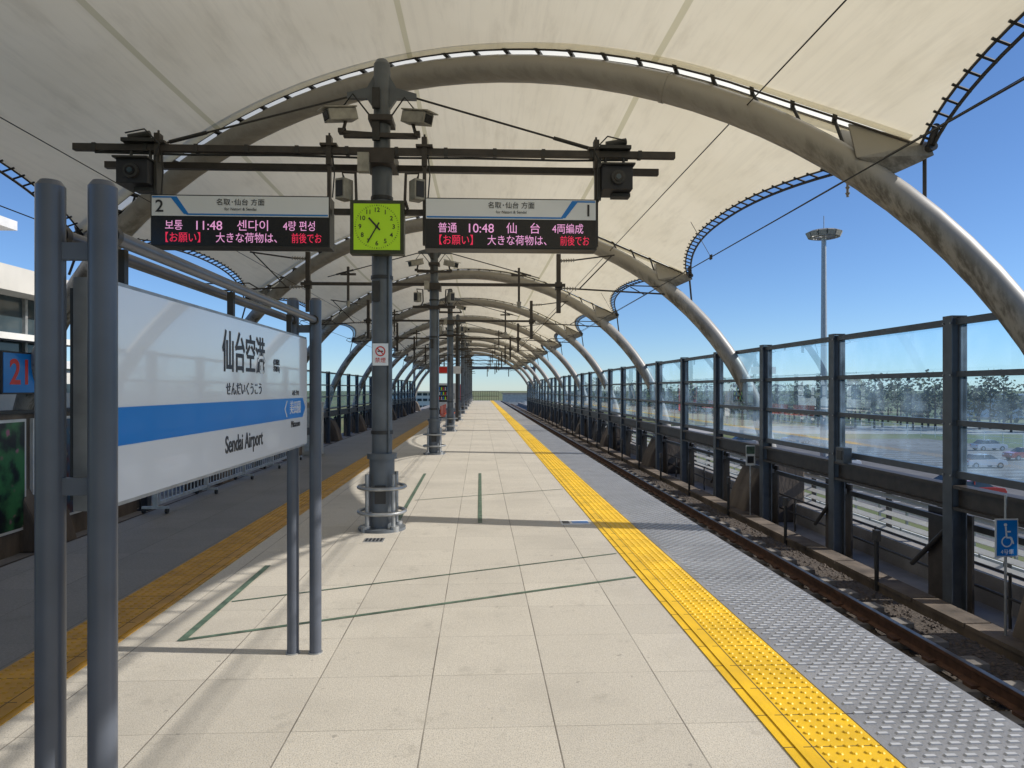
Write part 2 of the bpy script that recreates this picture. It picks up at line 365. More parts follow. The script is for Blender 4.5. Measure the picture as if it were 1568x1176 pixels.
# ------------------------------------------------------------ canopy
PX=-1.05; SK=.433
canopy=empty('canopy_roof')
A_,B_=7.79,7.08
def tubept(th,yc,off=0):
    s=(A_+off)*math.sin(th); z=-1+(B_+off)*math.cos(th); return Vector((PX+s,yc-SK*s,z))
def memz(s):
    a=8.12;bb=7.30
    return -1+bb*math.sqrt(max(0,1-(s/a)**2))+.34*max(0,(abs(s)-4.3)/1.7)**2
YC=[10.4+9*n for n in range(-3,10)]
mem=B(); ed=B()
for n,yc in enumerate(YC):
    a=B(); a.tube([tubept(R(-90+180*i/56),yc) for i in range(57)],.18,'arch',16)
    for sg in (-1,1):
        s=5.62*sg; th=math.asin(s/A_); p=tubept(th,yc); q=Vector((PX+6.05*sg,yc-SK*6.05*sg,memz(6.0)+.03))
        d=Vector((sg*.55,0,.83))
        a.cyl(p,p+d*.42,.07,'arch',seg=12)
        e=Vector((PX+5.3*sg,yc-SK*5.3*sg,memz(5.3)-.04))
        for yy in (-.09,.09):
            pts=[e+Vector((0,yy,0)),q+Vector((0,yy,0)),q+Vector((sg*.05,yy,-.14)),p+Vector((sg*.14,yy,.1)),p+Vector((-sg*.3,yy,.27))]
            a.add(pts,[(0,1,2,3,4)],'arch')
            pts2=[x+Vector((0,.02,0)) for x in pts]; a.add(pts2,[(4,3,2,1,0)],'arch')
        a.cyl(q+Vector((0,-.16,-.06)),q+Vector((0,.16,-.06)),.05,'dark')
        a.cyl(q+Vector((0,.0,-.06)),p+Vector((sg*.55,0,-.35)),.022,'dark')
        for yy in (-.35,.35): a.cyl(q+Vector((0,yy*.3,-.03)),q+Vector((-sg*.12,yy*1.1,.07)),.04,'dark')
        for sj in (3.4,):
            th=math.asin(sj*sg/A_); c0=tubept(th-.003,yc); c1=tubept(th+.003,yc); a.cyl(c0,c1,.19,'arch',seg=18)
    s=-5.3
    while s<5.35:
        z=memz(s); c=Vector((PX+s,yc-SK*s,z)); sl=(memz(s+.01)-memz(s-.01))/.02
        dx=Vector((1,-SK,sl)).normalized(); dy=Vector((SK,1,0)).normalized()
        pts=[c+dx*.028*u+dy*.12*w for u,w in ((-1,-1),(1,-1),(1,1),(-1,1))]
        a.add([x-Vector((0,0,.012)) for x in pts]+[x+Vector((0,0,.02)) for x in pts],[(0,1,2,3),(4,5,6,7),(0,1,5,4),(1,2,6,5),(2,3,7,6),(3,0,4,7)],'dark')
        th=math.asin(max(-1,min(1,s/A_))); a.cyl(tubept(th,yc,.14),c,.02,'dark',seg=6,cap=False)
        s+=.42
    for w in (-.095,.095):
        path=[]
        for i in range(41):
            s=-5.9+11.8*i/40; path.append((PX+s+w*.4,yc-SK*s+w,memz(s)-.01))
        a.tube(path,.013,'brown',6)
    vs=[];fs=[]
    for i in range(41):
        s=-5.9+11.8*i/40
        for w,h in ((-.26,.012),(-.08,.035),(.08,.035),(.26,.012)): vs.append((PX+s+w*.4,yc-SK*s+w,memz(s)+h))
    for i in range(40):
        for q in range(3): fs.append((4*i+q,4*i+q+1,4*i+q+5,4*i+q+4))
    a.add(vs,fs,'cap',True)
    a.obj('arch_%d'%n,canopy)
    if n<len(YC)-1:
        NU,NV=44,14; vs=[];fs=[]
        g=.095/9
        def edge(v): return 6.0-.68*(1-abs(2*v-1)**2.2)
        def pt(u,v):
            e=edge(v); s=e*u
            sag=-.14*(1-(2*v-1)**2)*(1-u*u)
            return Vector((PX+s,yc-SK*s+9*v,memz(s)+sag))
        for j in range(NV+1):
            v=g+(1-2*g)*j/NV
            for i in range(NU+1): vs.append(pt(-1+2*i/NU,v))
        for j in range(NV):
            for i in range(NU): fs.append((j*(NU+1)+i,j*(NU+1)+i+1,(j+1)*(NU+1)+i+1,(j+1)*(NU+1)+i))
        mem.add(vs,fs,'memb',True)
        for sg in (-1,1):
            path=[];inner=[]
            for j in range(29):
                v=.01+.98*j/28; p=pt(sg,v); path.append(p+Vector((sg*.12,0,-.055))); inner.append(p)
            ed.tube(path,.020,'dark',6); ed.tube(inner,.015,'dark',6)
            N=34
            for j in range(1,N):
                v=j/N; p=pt(sg,v); q=p+Vector((sg*.12,0,-.055))
                ed.cyl(p+Vector((-sg*.05,0,.01)),q+Vector((sg*.02,0,0)),.015,'dark',seg=5)
mem.obj('membrane',canopy); ed.obj('edge_cables',canopy)
for n,yc in enumerate(YC):
    for sg in (-1,1):
        b=B(); xf=PX+sg*7.77; y=yc-SK*7.77*sg
        P=[(xf-sg*.95,-1.42),(xf+sg*.5,-1.42),(xf+sg*.5,-.05),(xf-sg*.15,-.05),(xf-sg*.5,-.25),(xf-sg*.75,-.75)]
        b.prism(P,'y',y-.55,y+.55,'concd'); b.obj('arch_footing',bevel=.04)
# ------------------------------------------------------------ glass screens
def screen(X,y0,n,name):
    s=1 if X>0 else -1
    par=empty(name); b=B(); g=B()
    for i in range(n):
        y=y0+3*i
        b.box(X-.10,X-.085,y-.09,y+.09,-1.42,2.46,'fence'); b.box(X+.085,X+.10,y-.09,y+.09,-1.42,2.46,'fence'); b.box(X-.085,X+.085,y-.01,y+.01,-1.42,2.45,'fence')
        b.box(X-.16,X+.16,y-.16,y+.16,-1.42,-1.39,'dark')
        b.box(X-.10,X+.10,y-.09,y+.09,2.46,2.475,'fence')
        for z in (.45,1.1,1.72,2.38):
            for yy in (-.07,.07): b.cyl((X-s*.10,y+yy,z),(X-s*.115,y+yy,z),.012,'galv',seg=6)
        if i<n-1:
            ya,yb=y+.092,y+3-.092
            b.box(X-.05,X+.05,ya,yb,2.36,2.44,'fence')
            for z,h in ((1.70,.07),(1.08,.07),(.42,.09)):
                b.box(X-.045,X+.045,ya,yb,z,z+h,'fence')
            b.box(X-.09,X+.09,ya,yb,.02,.06,'brown'); b.box(X-.09,X+.09,ya,yb,.29,.33,'brown'); b.box(X-.015,X+.015,ya,yb,.06,.29,'brown')
            for (za,zb) in ((.51,1.08),(1.15,1.70),(1.77,2.36)):
                g.add([(X,ya+.03,za),(X,yb-.03,za),(X,yb-.03,zb),(X,ya+.03,zb)],[(0,1,2,3)],'glass')
                b.box(X-.02,X+.02,ya,ya+.03,za,zb,'fence'); b.box(X-.02,X+.02,yb-.03,yb,za,zb,'fence')
            b.cyl((X+s*.25,y+.1,.02),(X+s*.25,y+1.3,-1.0),.035,'dark',seg=6)
            b.box(X+s*.2-.03,X+s*.2+.03,y+.1,y+2.9,-.25,-.17,'dark')
            b.box(X+s*.3,X+s*.33,y+.1,y+1.0,-1.42,-.1,'brown')
    b.obj('frame',par); g.obj('glass_panels',par)
screen(6.05,2.8,30,'glass_fence'); screen(-8.2,17.8,25,'glass_fence.001')
b=B()
z=-2.3
while z<-.35:
    c=(7.55,60,z); rot=Matrix.Rotation(R(-24),3,'Y')
    b.obox(c,(.12,120,.012),rot,'whited'); z+=.155
y=1
while y<100: b.box(7.63,7.70,y-.04,y+.04,-2.6,.0,'dark'); y+=1.5
b.box(7.5,7.72,0,120,-.33,-.24,'fence')
b.obj('louvre_fence')
b=B()
for y in [6.8+3*i for i in range(20)]:
    b.cyl((5.6,y,-1.42),(5.6,y,-.55),.03,'dark',seg=8); b.box(5.57,5.63,y-.06,y+.06,-.6,-.45,'dark')
b.obj('trackside_marker_posts')
b=B()
b.cyl((6.55,4,-.75),(6.55,90,-.75),.02,'dark',seg=6); b.cyl((6.55,4,-1.05),(6.55,90,-1.05),.02,'dark',seg=6)
y=4
while y<90: b.cyl((6.55,y,-1.42),(6.55,y,-.73),.02,'dark',seg=6); y+=1.5
b.obj('low_guard_rail')
# ------------------------------------------------------------ poles
def insul(b,p,q,r=.05,n=6):
    p=Vector(p);q=Vector(q); b.cyl(p,q,.018,'insul',seg=8)
    for i in range(n):
        c=p.lerp(q,(i+.5)/n); d=(q-p).normalized()*.012; b.cyl(c-d,c+d,r,'insul',r1=r*.6,seg=12)
X0=-1.08
for n in range(10):
    y=7.9+9*n; b=B()
    b.cyl((X0,y,.0),(X0,y,4.08),.112,'pole',seg=24); b.cyl((X0,y,4.08),(X0,y,5.12),.092,'pole',seg=24)
    b.cyl((X0,y,5.12),(X0,y,5.17),.092,'pole',r1=.06,seg=24); b.cyl((X0,y,5.17),(X0,y,5.19),.06,'pole',r1=.01,seg=24)
    b.cyl((X0,y,0),(X0,y,.80),.138,'pole',seg=24); b.cyl((X0,y,.78),(X0,y,.84),.165,'pole',seg=24); b.cyl((X0,y,0),(X0,y,.03),.26,'pole',seg=24)
    for z in (.47,.20): b.ring((X0,y,z),.255,.02,'galv')
    for k in range(4):
        t=math.pi/4+k*math.pi/2; c,s=math.cos(t),math.sin(t)
        b.cyl((X0+.2*c,y+.2*s,0),(X0+.2*c,y+.2*s,.62),.022,'galv',seg=10)
        b.cyl((X0+.13*c,y+.13*s,.20),(X0+.25*c,y+.25*s,.20),.012,'galv',seg=6); b.cyl((X0+.13*c,y+.13*s,.47),(X0+.25*c,y+.25*s,.47),.012,'galv',seg=6)
        b.cyl((X0+.22*c,y+.22*s,0),(X0+.22*c,y+.22*s,.06),.05,'galv',seg=10)
    b.box(X0-.06,X0+.06,y-.15,y-.13,.3,.5,'dark')
    for z in (1.05,2.75,3.62,4.45): b.cyl((X0,y,z),(X0,y,z+.04),.122 if z<4 else .105,'dark',seg=20)
    b.cyl((X0+.085,y-.09,.85),(X0+.085,y-.09,3.5),.014,'pole',seg=8)
    for sg in (-1,1):
        b.prism([(X0+sg*.08,5.0),(X0+sg*.16,4.86),(X0+sg*.38,4.80),(X0+sg*.38,4.74),(X0+sg*.16,4.74),(X0+sg*.08,4.62)],'y',y-.03,y+.03,'pole')
        b.cyl((X0+sg*.34,y,4.77),(X0+sg*2.5,y,4.18),.012,'dark',seg=8); b.cyl((X0+sg*1.9,y,4.346),(X0+sg*2.3,y,4.236),.022,'dark',seg=8)
    zb=4.10 if n==0 else 4.0
    if n==0:
        b.box(X0-3.22,X0+3.22,y-.20,y-.13,4.075,4.145,'brown'); b.box(X0-3.06,X0+3.12,y+.13,y+.20,3.99,4.06,'brown')
        for i in range(12):
            xx=X0-3+i*.53; b.box(xx-.02,xx+.02,y-.207,y-.12,4.068,4.152,'dark')
        b.tube([(X0-3.0,y-.17,4.06),(X0-2,y-.17,4.045),(X0-1,y-.17,4.055),(X0-.2,y-.17,4.04),(X0+1,y-.17,4.05),(X0+2,y-.17,4.04),(X0+2.7,y-.17,4.055)],.012,'wire',6)
    else:
        b.box(X0-3.1,X0+3.1,y-.15,y-.08,3.965,4.035,'brown')
    b.box(X0-.16,X0+.16,y-.25,y+.22,zb-.13,zb+.02,'brown')
    b.box(X0-.13,X0+.13,y-.16,y+.16,4.46,4.52,'brown'); b.box(X0-.13,X0+.13,y-.16,y+.16,3.42,3.48,'brown')
    b.box(X0-.5,X0+.5,y-.13,y-.07,3.44,3.50,'brown'); b.box(X0-.4,X0+.4,y-.13,y-.07,4.28,4.33,'brown')
    b.box(X0-.22,X0-.10,y-.3,y-.2,3.86,4.06,'cam')
    for zz in (2.5,4.25,4.6): b.box(X0-.09,X0-.01,y-.135,y-.09,zz,zz+.22,'dark')
    b.tube([(X0-.1,y-.1,4.5),(X0-.3,y-.12,4.75),(X0-.42,y-.1,4.6),(X0-.38,y-.1,4.35)],.010,'wire',6)
    b.tube([(X0+.1,y-.1,4.5),(X0+.26,y-.12,4.72),(X0+.38,y-.1,4.58),(X0+.36,y-.1,4.35)],.010,'wire',6)
    if n==0:
        for x in (-3.42,-1.62,-.60,1.27):
            b.box(x-.028,x+.028,y-.22,y-.12,3.95,4.26,'brown')
            b.box(x-.018,x+.018,y-.2,y-.14,3.1,3.97,'brown')
            b.box(x-.09,x+.09,y-.24,y-.10,4.15,4.175,'brown'); b.cyl((x,y-.17,4.15),(x,y-.17,4.30),.012,'dark',seg=6)
            b.tube([(x+.04,y-.2,3.6),(x+.06,y-.2,3.85),(x+.04,y-.2,4.07)],.008,'wire',6)
    else:
        for sg in (-1,1):
            x=X0+sg*2.95; xe=4.1 if sg>0 else -6.0
            b.box(x-.05,x+.05,y-.08,y+.02,3.35,4.75,'brown')
            b.box(x-.08,x+.08,y-.1,y+.04,3.9,4.08,'brown')
            insul(b,(x+sg*.05,y,3.95),(x+sg*.45,y,3.93)); insul(b,(x+sg*.05,y,4.6),(x+sg*.4,y,4.62))
            b.cyl((x+sg*.45,y,3.93),(xe+sg*.35,y,3.82),.02,'brown',seg=8)
            b.cyl((x+sg*.4,y,4.62),(x+sg*1.35,y,4.75),.018,'brown',seg=8)
            b.cyl((x+sg*1.3,y,4.75),(x+sg*.5,y,3.93),.015,'brown',seg=8)
            b.tube([(xe+sg*.35,y,3.82),(xe+sg*.5,y,3.90),(xe+sg*.42,y,4.0),(xe-sg*.6,y,4.02),(xe-sg*.8,y,3.9)],.016,'brown',6)
            b.cyl((xe-sg*.5,y,3.99),(xe-sg*.15,y,3.80),.012,'brown',seg=6)
            xx=X0+sg*2.0
            b.box(xx-.025,xx+.025,y-.16,y-.08,3.6,4.4,'brown'); b.box(xx-.18,xx+.18,y-.14,y-.1,4.2,4.25,'brown')
            b.cyl((xx,y-.12,3.6),(xx,y-.12,3.45),.06,'cam',r1=.03,seg=10)
    b.obj('overhead_line_pole')
def camera_unit(x,y,z,sg,nm,tilt=15):
    b=B(); rot=Matrix.Rotation(R(sg*52),3,'Z')@Matrix.Rotation(R(tilt),3,'X')
    b.obox((x,y,z),(.15,.34,.12),rot,'cam')
    b.obox(Vector((x,y,z))+rot@Vector((0,-.02,.073)),(.18,.40,.015),rot,'cam')
    b.obox(Vector((x,y,z))+rot@Vector((0,-.175,0)),(.11,.012,.09),rot,'blk')
    b.cyl(Vector((x,y,z))+rot@Vector((0,.05,-.06)),(x-sg*.02,y+.05,z-.14),.018,'brown',seg=8)
    b.box(x-.03,x+.03,y+.0,y+.1,z-.18,z-.13,'brown')
    b.cyl((x,y+.05,z-.16),(X0+sg*.09,y+.1,z-.16),.022,'brown',seg=8)
    b.obj(nm,bevel=.006)
for i in range(0,7):
    camera_unit(-1.50,7.72+9*i,4.49,-1,'security_camera.%03d'%(2*i) if i else 'security_camera'); camera_unit(-.68,7.72+9*i,4.47,1,'security_camera.%03d'%(2*i+1))
def speaker(x,sg,nm,y0=7.72):
    b=B(); y=y0; z=3.69
    rz=Matrix.Rotation(R(sg*30),3,'Z')
    b.obox((x,y,z),(.12,.15,.22),rz,'cam'); b.obox(Vector((x,y,z))+rz@Vector((0,-.08,0)),(.09,.008,.17),rz,'blkm')
    b.tube([(x,y,z+.11),(x+sg*.02,y,z+.19),(x-sg*.12,y,z+.18),(x-sg*.13,y,z-.1),(X0+sg*.3,y,z-.2)],.016,'brown',8)
    b.cyl((x-sg*.13,y,z-.18),(X0+sg*.1,y+.05,z-.18),.02,'brown',seg=8)
    b.obj(nm,bevel=.01)
for i in range(4): speaker(-1.46,-1,'loudspeaker' if i==0 else 'loudspeaker.%03d'%(2*i),7.72+9*i); speaker(-.68,1,'loudspeaker.%03d'%(2*i+1),7.72+9*i)
def housing(x,nm,sg):
    b=B(); y=7.72; z=3.80
    b.box(x-.16,x+.16,y-.2,y+.16,z-.12,z+.13,'blkm'); b.box(x-.18,x+.18,y-.25,y+.16,z+.13,z+.15,'dark')
    b.cyl((x,y-.2,z),(x,y-.24,z),.075,'dark',seg=20); b.cyl((x,y-.239,z),(x,y-.25,z),.05,'blk',seg=20); b.cyl((x,y-.25,z),(x,y-.252,z),.028,'glassd',seg=16)
    b.box(x+sg*.165,x+sg*.20,y-.08,y+.08,z-.2,z+.22,'dark')
    b.cyl((x-.1,y,z+.14),(x-.1,y,z+.40),.016,'dark'); b.cyl((x+.1,y,z+.14),(x+.1,y,z+.40),.016,'dark')
    b.box(x-.17,x+.17,y-.09,y+.12,z+.35,z+.39,'dark'); b.cyl((x-.1,y-.05,z+.40),(x+.12,y-.05,z+.44),.035,'dark'); b.box(x-.04,x+.16,y-.08,y+.05,z-.17,z-.13,'dark')
    b.tube([(x+sg*.18,y-.09,z+.2),(x+sg*.24,y-.1,z+.32),(x+sg*.1,y-.14,z+.46),(x-sg*.1,y-.13,z+.42)],.009,'wire',6)
    b.obj(nm,bevel=.008)
housing(-3.60,'platform_monitor_camera',1); housing(1.47,'platform_monitor_camera.001',-1)
ck=empty('platform_clock'); b=B(); cx,cy,cz=-1.095,7.62,3.27
b.box(cx-.285,cx+.285,cy-.0,cy+.14,cz-.285,cz+.285,'olive'); b.box(cx-.245,cx+.245,cy-.012,cy-.001,cz-.245,cz+.245,'clock')
b.box(cx-.05,cx+.05,cy+.14,cy+.2,cz-.1,cz+.1,'dark')
for i in range(60):
    t=R(6*i); ra=Matrix.Rotation(t,3,'Y')
    b.obox(Vector((cx,cy-.0135,cz))+ra@Vector((0,0,.228)),(.004 if i%5 else .009,.002,.014),ra,'blkm')
for ang,l,w in ((35*6,.19,.013),(30*10.583,.125,.018)):
    ra=Matrix.Rotation(R(ang),3,'Y'); b.obox(Vector((cx,cy-.018-w*.3,cz))+ra@Vector((0,0,l/2-.025)),(w,.003,l+.05),ra,'blkm')
b.cyl((cx,cy-.03,cz),(cx,cy-.012,cz),.016,'blkm')
b.obj('case',ck)
for i in range(1,13):
    t=R(30*i); text('numeral_%d'%i,str(i),(cx+.178*math.sin(t),cy-.0145,cz+.178*math.cos(t)),.066,'blkm',ck,bold=.001)
def dboard(x0,x1,num,nm,t1,mir):
    p=empty(nm); b=B(); y=7.66; z0,z1=3.055,3.60; zm=3.375
    b.box(x0,x1,y,y+.24,z0,z1,'dark')
    b.box(x0+.012,x1-.012,y-.006,y-.0,zm,z1-.012,'white'); b.box(x0+.012,x1-.012,y-.008,y,z0+.012,zm-.004,'blk')
    L=x1-x0; zl=zm+.018; zt=z1-.028
    def X(u): return x0+L*u if not mir else x1-L*u
    th=.016
    poly=[(X(.01),zl-th/2),(X(.80),zl-th/2),(X(.865),zt-th/2),(X(.99),zt-th/2),(X(.99),zt+th/2),(X(.855),zt+th/2),(X(.79),zl+th/2),(X(.01),zl+th/2)]
    b.prism([poly[i] for i in (0,1,6,7)],'y',y-.0085,y-.007,'blue'); b.prism([poly[i] for i in (1,2,5,6)],'y',y-.0085,y-.007,'blue'); b.prism([poly[i] for i in (2,3,4,5)],'y',y-.0085,y-.007,'blue')
    b.prism([(X(.80),zl),(X(.815),zl),(X(.89),zt),(X(.865),zt)],'y',y-.0095,y-.0087,'blue')
    b.obj('housing',p)
    yt=y-.0105
    text('platform_number',num,(X(.95),yt,zm+.095),.18,'blkm',p,bold=.002)
    text('direction','名取･仙台 方面',((x0+x1)/2,yt,zm+.145),.075,'blkm',p); text('direction_en','for Natori & Sendai',((x0+x1)/2,yt,zm+.075),.042,'blkm',p)
    yt=y-.010
    text('led_type',t1[0],(x0+L*.13,yt,z0+.215),.115,'ledw',p,sx=.9); text('led_time',t1[1],(x0+L*.32,yt,z0+.215),.135,'ledw',p)
    text('led_dest',t1[2],(x0+L*.57,yt,z0+.215),.125,'ledw',p); text('led_cars',t1[3],(x0+L*.83,yt,z0+.215),.115,'ledw',p,sx=.85)
    text('led_notice','【お願い】',(x0+L*.18,yt,z0+.085),.115,'ledr',p,sx=.85); text('led_notice_text','大きな荷物は、',(x0+L*.55,yt,z0+.085),.115,'ledw',p,sx=.88); text('led_notice_end','前後でお',(x0+L*.87,yt,z0+.085),.115,'ledr',p,sx=.7)
dboard(-3.47,-1.60,'2','departure_board',('보통','11:48','센다이','4량 편성'),True)
dboard(-.59,1.265,'1','departure_board.001',('普通','10:48','仙　台','4両編成'),False)
p=empty('no_smoking_sign'); b=B(); y=7.9-.125
b.box(X0-.085,X0+.085,y-.008,y,1.80,2.04,'white'); b.obj('panel',p)
b=B(); n=28
vs=[];
for r in (.042,.055):
    for i in range(n): vs.append((X0+r*math.cos(2*math.pi*i/n),y-.010,1.955+r*math.sin(2*math.pi*i/n)))
b.add(vs,[(i,(i+1)%n,n+(i+1)%n,n+i) for i in range(n)],'red')
b.obox((X0,y-.0105,1.955),(.09,.001,.011),Matrix.Rotation(R(45),3,'Y'),'red'); b.box(X0-.03,X0+.03,y-.0095,y-.009,1.948,1.962,'blkm')
b.obj('symbol',p); text('label','禁煙',(X0,y-.0095,1.855),.06,'red',p)
# ------------------------------------------------------------ station name sign
p=empty('station_name_sign'); b=B()
for X in (-.965,-1.095):
    for Y in (1.865,4.22):
        b.cyl((X,Y,0),(X,Y,2.065),.0345,'polel',seg=28); b.cyl((X,Y,2.065),(X,Y,2.08),.0345,'polel',r1=.024,seg=28)
        b.cyl((X,Y,0),(X,Y,.006),.042,'galv',seg=24)
    b.cyl((X,1.9,1.95),(X,4.19,1.95),.020,'polel',seg=18)
    for Y in (1.905,4.18): b.cyl((X,Y-.012,1.95),(X,Y+.012,1.95),.028,'dark',seg=18)
for Y in (1.865,4.22):
    for z in (1.90,1.30): b.box(-1.07,-.99,Y-.010,Y+.010,z-.022,z+.022,'polel')
b.box(-1.075,-1.0,1.93,4.15,1.225,1.845,'galv')
b.box(-1.0,-.994,1.945,4.135,1.237,1.833,'white')
b.box(-1.10,-1.075,1.96,4.12,1.25,1.82,'dark')
for Y in (2.1,3.0,3.9): b.box(-1.045,-1.02,Y-.012,Y+.012,1.845,1.95,'dark')
zb0,zb1=1.392,1.498
b.prism([(1.946,zb0),(4.03,zb0),(4.09,(zb0+zb1)/2),(4.03,zb1),(1.946,zb1)],'x',-.994,-.9925,'blue')
zc=(zb0+zb1)/2
b.prism([(3.66,zc),(3.70,zc+.042),(3.715,zc+.042),(3.675,zc),(3.715,zc-.042),(3.70,zc-.042)][::-1],'x',-.9925,-.9917,'white')
b.obj('frame',p,bevel=.0)
rt=(90,0,90); xt=-.9915
text('name_kanji','仙台空港',(-.9925,3.06,1.685),.175,'blkm',p,rt,bold=.002,sx=.78)
text('name_kana','せんだいくうこう',(-.9925,3.06,1.545),.058,'blkm',p,rt)
text('name_romaji','Sendai Airport',(-.9925,3.06,1.325),.095,'blkm',p,rt,sx=.85,bold=.001)
text('next_kanji','美田園',(xt,3.87,zc),.075,'white',p,rt)
text('next_kana','みたぞの',(-.9925,3.88,1.525),.034,'blkm',p,rt); text('next_romaji','Mitazono',(-.9925,3.88,1.36),.05,'blkm',p,rt)
text('area_label','(宮城県\n名取市)',(-.9925,3.52,1.66),.032,'blkm',p,rt)
# ------------------------------------------------------------ wires
b=B()
def wire(pts,r=.009): b.tube(pts,r,'wire',6)
wire([(3.95,-10,3.8),(3.95,100,3.8)],.009); wire([(3.2,-10,4.95),(3.2,100,4.95)],.009)
wire([(-5.9,-10,3.8),(-5.9,100,3.8)],.008); wire([(-5.3,-10,4.55),(-5.3,100,4.55)],.007)
wire([(4.55,-10,4.2),(4.6,100,3.95)],.005)
for i in range(11):
    y=12+9*i; b.cyl((3.95,y,3.8),(3.6,y,4.4),.005,'wire',seg=5,cap=False)
    b.box(3.94,3.96,y-.05,y+.05,3.76,3.84,'wire')
insul(b,(4.6,8.7,4.17),(4.6,8.7,3.95),.03,3)
b.obj('overhead_wires')
# ------------------------------------------------------------ left side
b=B()
y0,y1=9.0,15.6; X=-4.02
b.box(X-.02,X+.02,y0,y1,.70,.74,'galv'); b.box(X-.02,X+.02,y0,y1,.10,.14,'galv')
y=y0
while y<y1: b.cyl((X,y,.14),(X,y,.70),.010,'galv',seg=6,cap=False); y+=.12
y=y0
while y<=y1+.01:
    b.box(X-.025,X+.025,y-.025,y+.025,.06,.78,'galv'); b.box(X-.16,X+.16,y-.02,y+.02,.06,.09,'galv')
    for dx in (-.14,.14): b.cyl((X+dx-.015,y,.035),(X+dx+.015,y,.035),.035,'tire',seg=12)
    y+=1.65
b.obj('movable_barrier_fence')
b=B(); b.box(-4.1,-3.72,16.6,17.1,0,1.2,'cam'); b.box(-4.13,-3.69,16.57,17.13,1.2,1.23,'cam'); b.box(-4.05,-3.77,16.59,16.6,.1,1.1,'galv'); b.obj('equipment_cabinet',bevel=.01)
b=B(); b.box(-8.45,-8.3,6,17.6,-1.42,1.1,'concd'); b.box(-8.5,-8.25,6,17.6,1.1,1.16,'dark'); b.obj('boundary_wall')
def post(y0,y1,z0,z1,k,nm):
    b=B(); b.box(-8.3,-8.24,y0,y1,z0,z1,'whited'); b.box(-8.24,-8.235,y0+.05,y1-.05,z0+.05,z1-.05,k); b.obj(nm)
post(12.2,13.3,-1.0,1.0,'post1','advertising_poster'); post(13.5,15.1,-1.0,1.0,'post2','advertising_poster.001'); post(10.4,12.0,-1.0,1.0,'post1','advertising_poster.002'); post(15.3,17.0,-1.0,1.0,'post1','advertising_poster.003')
p=empty('illuminated_sign'); b=B(); b.box(-8.3,-8.15,12.5,14.3,1.45,2.2,'dark'); b.box(-8.149,-8.14,12.53,14.27,1.48,2.17,'blue'); b.obj('panel',p)
text('label','21番',(-8.138,13.3,1.82),.62,'red',p,(90,0,90),sx=1,bold=.012)
b=B()
b.box(-26,-9.6,4,17.4,-7,-.5,'beige'); b.box(-26,-9.9,4.2,17.2,-.5,3.5,'glassd')
b.box(-26.2,-9.3,3.8,17.6,3.5,4.0,'beige'); b.box(-26.2,-9.5,3.8,17.5,1.1,1.45,'beige'); b.box(-26,-9.45,3.9,17.5,2.55,2.68,'whited')
b.box(-25,-10.4,5,15.8,4.0,5.0,'beige'); b.box(-25.2,-10.1,4.8,16,5.0,5.2,'whited')
for y in [4.2+1.46*i for i in range(10)]: b.box(-9.9,-9.83,y-.04,y+.04,-.5,3.5,'galv')
b.obj('terminal_building')
b=B()
b.box(-45,-22,30,75,-7,2.6,'beige'); b.box(-45.3,-21.7,29.7,75.3,2.6,3.0,'whited')
for z in (-5,-2,.6):
    for i in range(18): b.box(-21.99,-21.95,31+2.4*i,32.6+2.4*i,z,z+1.2,'glassd')
b.obj('office_building')
# ------------------------------------------------------------ platform furniture
for i,y in enumerate((37.5,46.5)):
    b=B(); x=-1.75
    b.box(x-.5,x+.5,y,y+.75,.05,1.83,['whited','red','blue'][i%3]); b.box(x-.44,x+.3,y-.012,y-.001,.85,1.72,'blk'); b.box(x-.44,x+.44,y-.012,y-.001,.2,.45,'blkm')
    for r in range(3):
        b.box(x-.42,x+.28,y-.03,y-.013,.95+.25*r,.965+.25*r,'whited')
        for c in range(7): b.cyl((x-.37+.1*c,y-.03,.97+.25*r),(x-.37+.1*c,y-.03,1.12+.25*r),.03,['red','whited','blue','clock'][(r+c)%4],seg=8)
    b.box(x+.34,x+.42,y-.014,y-.001,1.0,1.3,'galv'); b.box(x-.47,x+.47,y+.02,y+.7,0,.05,'dark')
    b.obj('vending_machine' if i==0 else 'vending_machine.001',bevel=.01)
for i,y in enumerate((28.5,31,40)):
    b=B(); x=-1.35
    for k in range(4):
        yy=y+k*.5
        b.box(x-.2,x+.2,yy,yy+.42,.42,.46,'seat'); b.box(x-.24,x-.2,yy,yy+.42,.46,.85,'seat')
    b.box(x-.03,x+.03,y,y+1.92,.36,.42,'galv')
    for yy in (y+.2,y+1.7): b.box(x-.03,x+.03,yy-.03,yy+.03,0,.36,'galv'); b.box(x-.2,x+.2,yy-.03,yy+.03,0,.03,'galv')
    b.obj('platform_bench' if i==0 else 'platform_bench.%03d'%i,bevel=.008)
b=B(); y=33.5
b.box(-2.1,-.9,y,y+.12,2.25,2.6,'whited'); b.box(-2.08,-1.5,y-.004,y-.001,2.28,2.57,'red')
b.box(-1.15,-1.01,y+.03,y+.1,2.6,4.0,'dark'); b.box(-1.15,-1.01,y+.03,y+.1,0,2.25,'dark'); b.obj('exit_sign')
b=B()
for i in range(23):
    x=-4+.29*i; b.box(x-.015,x+.015,YEND-.6,YEND-.57,0,1.2,'dark')
b.box(-4.05,2.4,YEND-.6,YEND-.56,1.2,1.25,'dark'); b.box(-4.05,2.4,YEND-.6,YEND-.56,.55,.6,'dark'); b.obj('platform_end_fence')
b=B(); b.box(-3.6,-1.6,100,104,-1.4,1.7,'fence'); b.box(-3.8,-1.4,99.8,104.2,1.7,1.9,'conc'); b.box(-3.2,-2.4,99.97,99.99,.4,1.4,'glassd'); b.box(-2.1,-1.7,99.97,99.99,-1.4,1.2,'whited')
b.obj('signal_hut')
b=B()
for x in (-9,7.5): b.cyl((x,98,-1.4),(x,98,6),.16,'fence')
